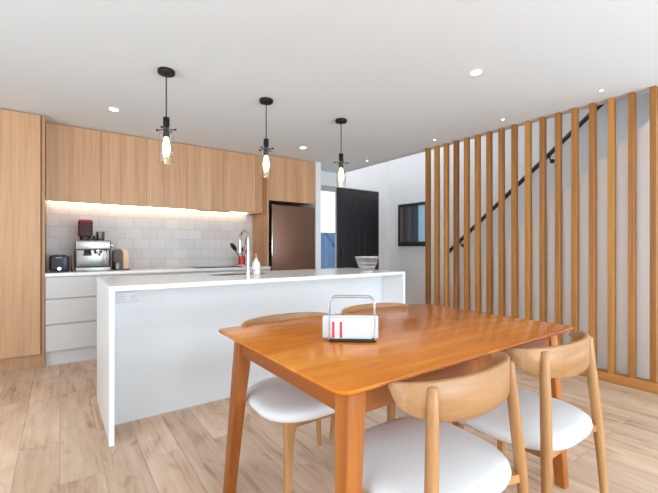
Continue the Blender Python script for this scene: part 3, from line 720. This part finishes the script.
# ------------------------------------------------------------------ chairs
def make_chair(label, loc, rz):
    t = thing('dining_chair', label, 'chair', loc, rz, 'oak dining chairs around the table')
    # cushion
    bm = new(); rings = []
    for k, z in ((0.92, 0.420), (0.98, 0.426), (1.0, 0.440), (0.985, 0.456), (0.93, 0.466), (0.80, 0.4725), (0.5, 0.477), (0.2, 0.479)):
        rings.append([(x*(1.0 + 0.22*y), y, z) for x, y in superellipse(0.256*k, 0.243*k, 2.9, 48, 0, 0.030)])
    add_loft(bm, rings); bmesh.ops.translate(bm, verts=bm.verts, vec=(0, 0, -0.015)); obj('seat_cushion', bm, m_cush, t, 70)
    # frame under cushion, set in from the edge
    bm = new()
    add_box(bm, -0.16, 0.16, 0.188, 0.210, 0.385, 0.4195, 0.003); add_box(bm, -0.165, 0.165, -0.170, -0.150, 0.388, 0.4195, 0.003)
    for sx in (-1, 1): add_box(bm, sx*0.160-0.011, sx*0.160+0.011, -0.165, 0.20, 0.385, 0.4195, 0.003)
    for sx in (-1, 1):
        add_poly(bm, [(sx*0.10, 0.190, 0.388), (sx*0.165, 0.125, 0.388), (sx*0.165, 0.190, 0.388)], (0, 0, 0.03))
        add_poly(bm, [(sx*0.155, -0.168, 0.392), (sx*0.155, -0.145, 0.392), (sx*0.222, -0.168, 0.394), (sx*0.222, -0.192, 0.394)], (0, 0, 0.026))
    bmesh.ops.translate(bm, verts=bm.verts, vec=(0, 0, -0.015)); obj('seat_frame', bm, m_chair, t, 40)
    # front legs
    for sx in (-1, 1):
        bm = new(); rings = []
        for z, cx, cy, w, d in ((0.0, 0.188, 0.212, 0.013, 0.013), (0.28, 0.177, 0.207, 0.0165, 0.017), (0.36, 0.172, 0.205, 0.021, 0.019), (0.4195, 0.160, 0.203, 0.034, 0.022)):
            rings.append([(sx*x, y, z) for x, y in rounded_rect(cx-w, cx+w, cy-d, cy+d, 0.006, 3)])
        add_loft(bm, rings); obj('leg', bm, m_chair, t, 40)
    # rear legs running up outside the back
    for sx in (-1, 1):
        bm = new()
        add_tube(bm, [(sx*0.260, -0.203, 0), (sx*0.243, -0.193, 0.22), (sx*0.222, -0.182, 0.43), (sx*0.207, -0.173, 0.58), (sx*0.196, -0.165, 0.70), (sx*0.191, -0.1615, 0.761), (sx*0.1905, -0.161, 0.766)],
                 [0.0125, 0.016, 0.019, 0.0185, 0.017, 0.016, 0.011], 16)
        obj('leg', bm, m_chair, t, 50)
    # bent back band
    bm = new(); rings = []
    n = 40; th = 0.019; hw = 0.262
    for i in range(n+1):
        a = -0.12 + (PI+0.24)*i/n
        c, q0 = math.cos(a), math.sin(a)
        def pt(r):
            return ((hw + r)*c, -0.081 - (0.122 + r)*q0)
        q = max(0.0, q0)
        zt = 0.766 + 0.014*q**0.6; zb = 0.736 - 0.078*q**0.55
        if i in (0, n): zt -= 0.008; zb += 0.008
        xo, yo = pt(0.0); xi, yi = pt(-th)
        e = 0.004
        xo1, yo1 = pt(-e); xi1, yi1 = pt(-th+e)
        rings.append([(xo, yo, zb+e), (xo, yo, zt-e), (xo1, yo1, zt), (xi1, yi1, zt), (xi, yi, zt-e), (xi, yi, zb+e), (xi1, yi1, zb), (xo1, yo1, zb)])
    add_loft(bm, rings); obj('backrest', bm, m_chairb, t, 50)
    return t
ch = make_chair('oak chair with its back to us at the left near side of the table', (0.990, 0.803, 0), 0)
dup(ch, (1.585, 0.79, 0), math.radians(0), 'oak chair with its back to us at the right near side, before the slats')
dup(ch, (0.955, 1.578, 0), PI, 'oak chair on the far side of the table, left, facing us near the island')
dup(ch, (1.565, 1.585, 0), PI, 'oak chair on the far side of the table, right, behind the napkin holder')

# ------------------------------------------------------------------ napkin holder
ang = math.atan2(1.097-1.214, 1.02-0.874)
t = thing('napkin_holder', 'chrome wire napkin holder with dark base on the dining table', 'napkin holder', (0.955, 1.168, TZ), ang)
bm = new(); add_box(bm, -0.094, 0.094, -0.034, 0.034, 0.004, 0.010, 0.002); add_box(bm, -0.090, 0.090, -0.036, -0.030, 0.0, 0.014, 0.002); add_box(bm, -0.090, 0.090, 0.030, 0.036, 0.0, 0.014, 0.002)
obj('base', bm, m_black, t, 40)
for y in (-0.031, 0.031):
    bm = new(); pts = [(-0.090, y, 0.008), (-0.090, y, 0.15)]
    pts += [(-0.065 - 0.025*math.cos(a), y, 0.152 + 0.025*math.sin(a)) for a in [PI/2*i/6 for i in range(1, 7)]]
    pts += [(0.065 + 0.025*math.sin(a), y, 0.152 + 0.025*math.cos(a)) for a in [PI/2*i/6 for i in range(0, 7)]]
    pts += [(0.090, y, 0.008)]
    add_tube(bm, pts, 0.0024, 8); obj('wire_loop', bm, m_chrome, t, 60)
bm = new(); add_box(bm, -0.086, 0.080, -0.026, -0.0075, 0.0105, 0.094, 0.003)
o = tag(obj('napkin_stack', bm, m_nap, None, 40), 'white napkins with two red stripes standing in the front of the holder', 'napkins', 'napkins in the wire holder')
o.location = (0.955, 1.168, TZ); o.rotation_euler = (0, 0, ang)
for x in (-0.079, -0.049):
    bm = new(); add_box(bm, x, x+0.010, -0.0268, -0.0255, 0.016, 0.080); st = obj('red_stripe', bm, m_redp, o)
bm = new(); add_box(bm, -0.118, 0.105, -0.006, 0.026, 0.0105, 0.098, 0.003)
o = tag(obj('napkin_stack', bm, m_nap, None, 40), 'wider plain white napkins standing in the back of the holder', 'napkins', 'napkins in the wire holder')
o.location = (0.955, 1.168, TZ); o.rotation_euler = (0, 0, ang)

# ------------------------------------------------------------------ light
W = bpy.data.worlds.new('sky'); S.world = W; W.use_nodes = True
N = W.node_tree.nodes; L = W.node_tree.links; N.clear()
bg = N.new('ShaderNodeBackground'); wo = N.new('ShaderNodeOutputWorld')
tc = N.new('ShaderNodeTexCoord'); sp = N.new('ShaderNodeSeparateXYZ'); cr = N.new('ShaderNodeValToRGB')
L.new(tc.outputs['Generated'], sp.inputs[0]); L.new(sp.outputs['Z'], cr.inputs['Fac'])
cr.color_ramp.elements[0].position = 0.0; cr.color_ramp.elements[0].color = (1.0, 1.0, 1.0, 1)
cr.color_ramp.elements[1].position = 0.6; cr.color_ramp.elements[1].color = (0.72, 0.84, 1.0, 1)
L.new(cr.outputs['Color'], bg.inputs['Color']); bg.inputs['Strength'].default_value = 1.6
L.new(bg.outputs[0], wo.inputs['Surface'])

def area(name, loc, rot, sx, sy, power, col):
    l = bpy.data.lights.new(name, 'AREA'); l.shape = 'RECTANGLE'; l.size = sx; l.size_y = sy; l.energy = power; l.color = col
    o = bpy.data.objects.new(name, l); C.objects.link(o); o.location = loc; o.rotation_euler = rot; return o
area('rear_window_daylight', (1.7, -4.55, 1.15), (PI/2+0.8, 0, 0), 3.7, 1.9, 330, (0.67, 0.845, 1.0))
area('left_window_daylight', (-2.97, 0.3, 1.2), (PI/2+0.45, 0, -PI/2), 4.4, 1.7, 75, (0.67, 0.845, 1.0))
area('skylight_daylight', (4.42, 4.0, 4.52), (0, 0, 0), 0.85, 1.7, 30, (0.92, 0.95, 1.0))
for x, y in ((0.40, 3.905), (2.48, 4.0), (2.43, 1.565)):
    l = bpy.data.lights.new('downlight_lamp', 'SPOT'); l.energy = 5; l.spot_size = math.radians(110); l.spot_blend = 0.8; l.shadow_soft_size = 0.04; l.color = (1.0, 0.93, 0.84)
    o = bpy.data.objects.new('downlight_lamp', l); C.objects.link(o); o.location = (x, y, CE-0.012)

# ------------------------------------------------------------------ camera
cam = bpy.data.cameras.new('camera'); co = bpy.data.objects.new('camera', cam); C.objects.link(co)
co.location = (0, 0, 1.13); co.rotation_euler = (PI/2, 0, -math.radians(35.763))
cam.sensor_fit = 'HORIZONTAL'; cam.sensor_width = 36.0; cam.lens = 36.0*373.75/658.0
cam.shift_y = 2.06/658.0; cam.clip_start = 0.02
S.camera = co
m_table.node_tree.nodes['Principled BSDF'].inputs['Specular IOR Level'].default_value = 0.32
m_table.node_tree.nodes['Principled BSDF'].inputs['Roughness'].default_value = 0.17
S.view_settings.view_transform = 'Standard'; S.view_settings.look = 'None'; S.view_settings.gamma = 1.0
S.view_settings.use_curve_mapping = False
S.view_settings.exposure = 0.18
S.cycles.max_bounces = 10; S.cycles.diffuse_bounces = 5; S.cycles.transparent_max_bounces = 16
S.cycles.sample_clamp_indirect = 6.0
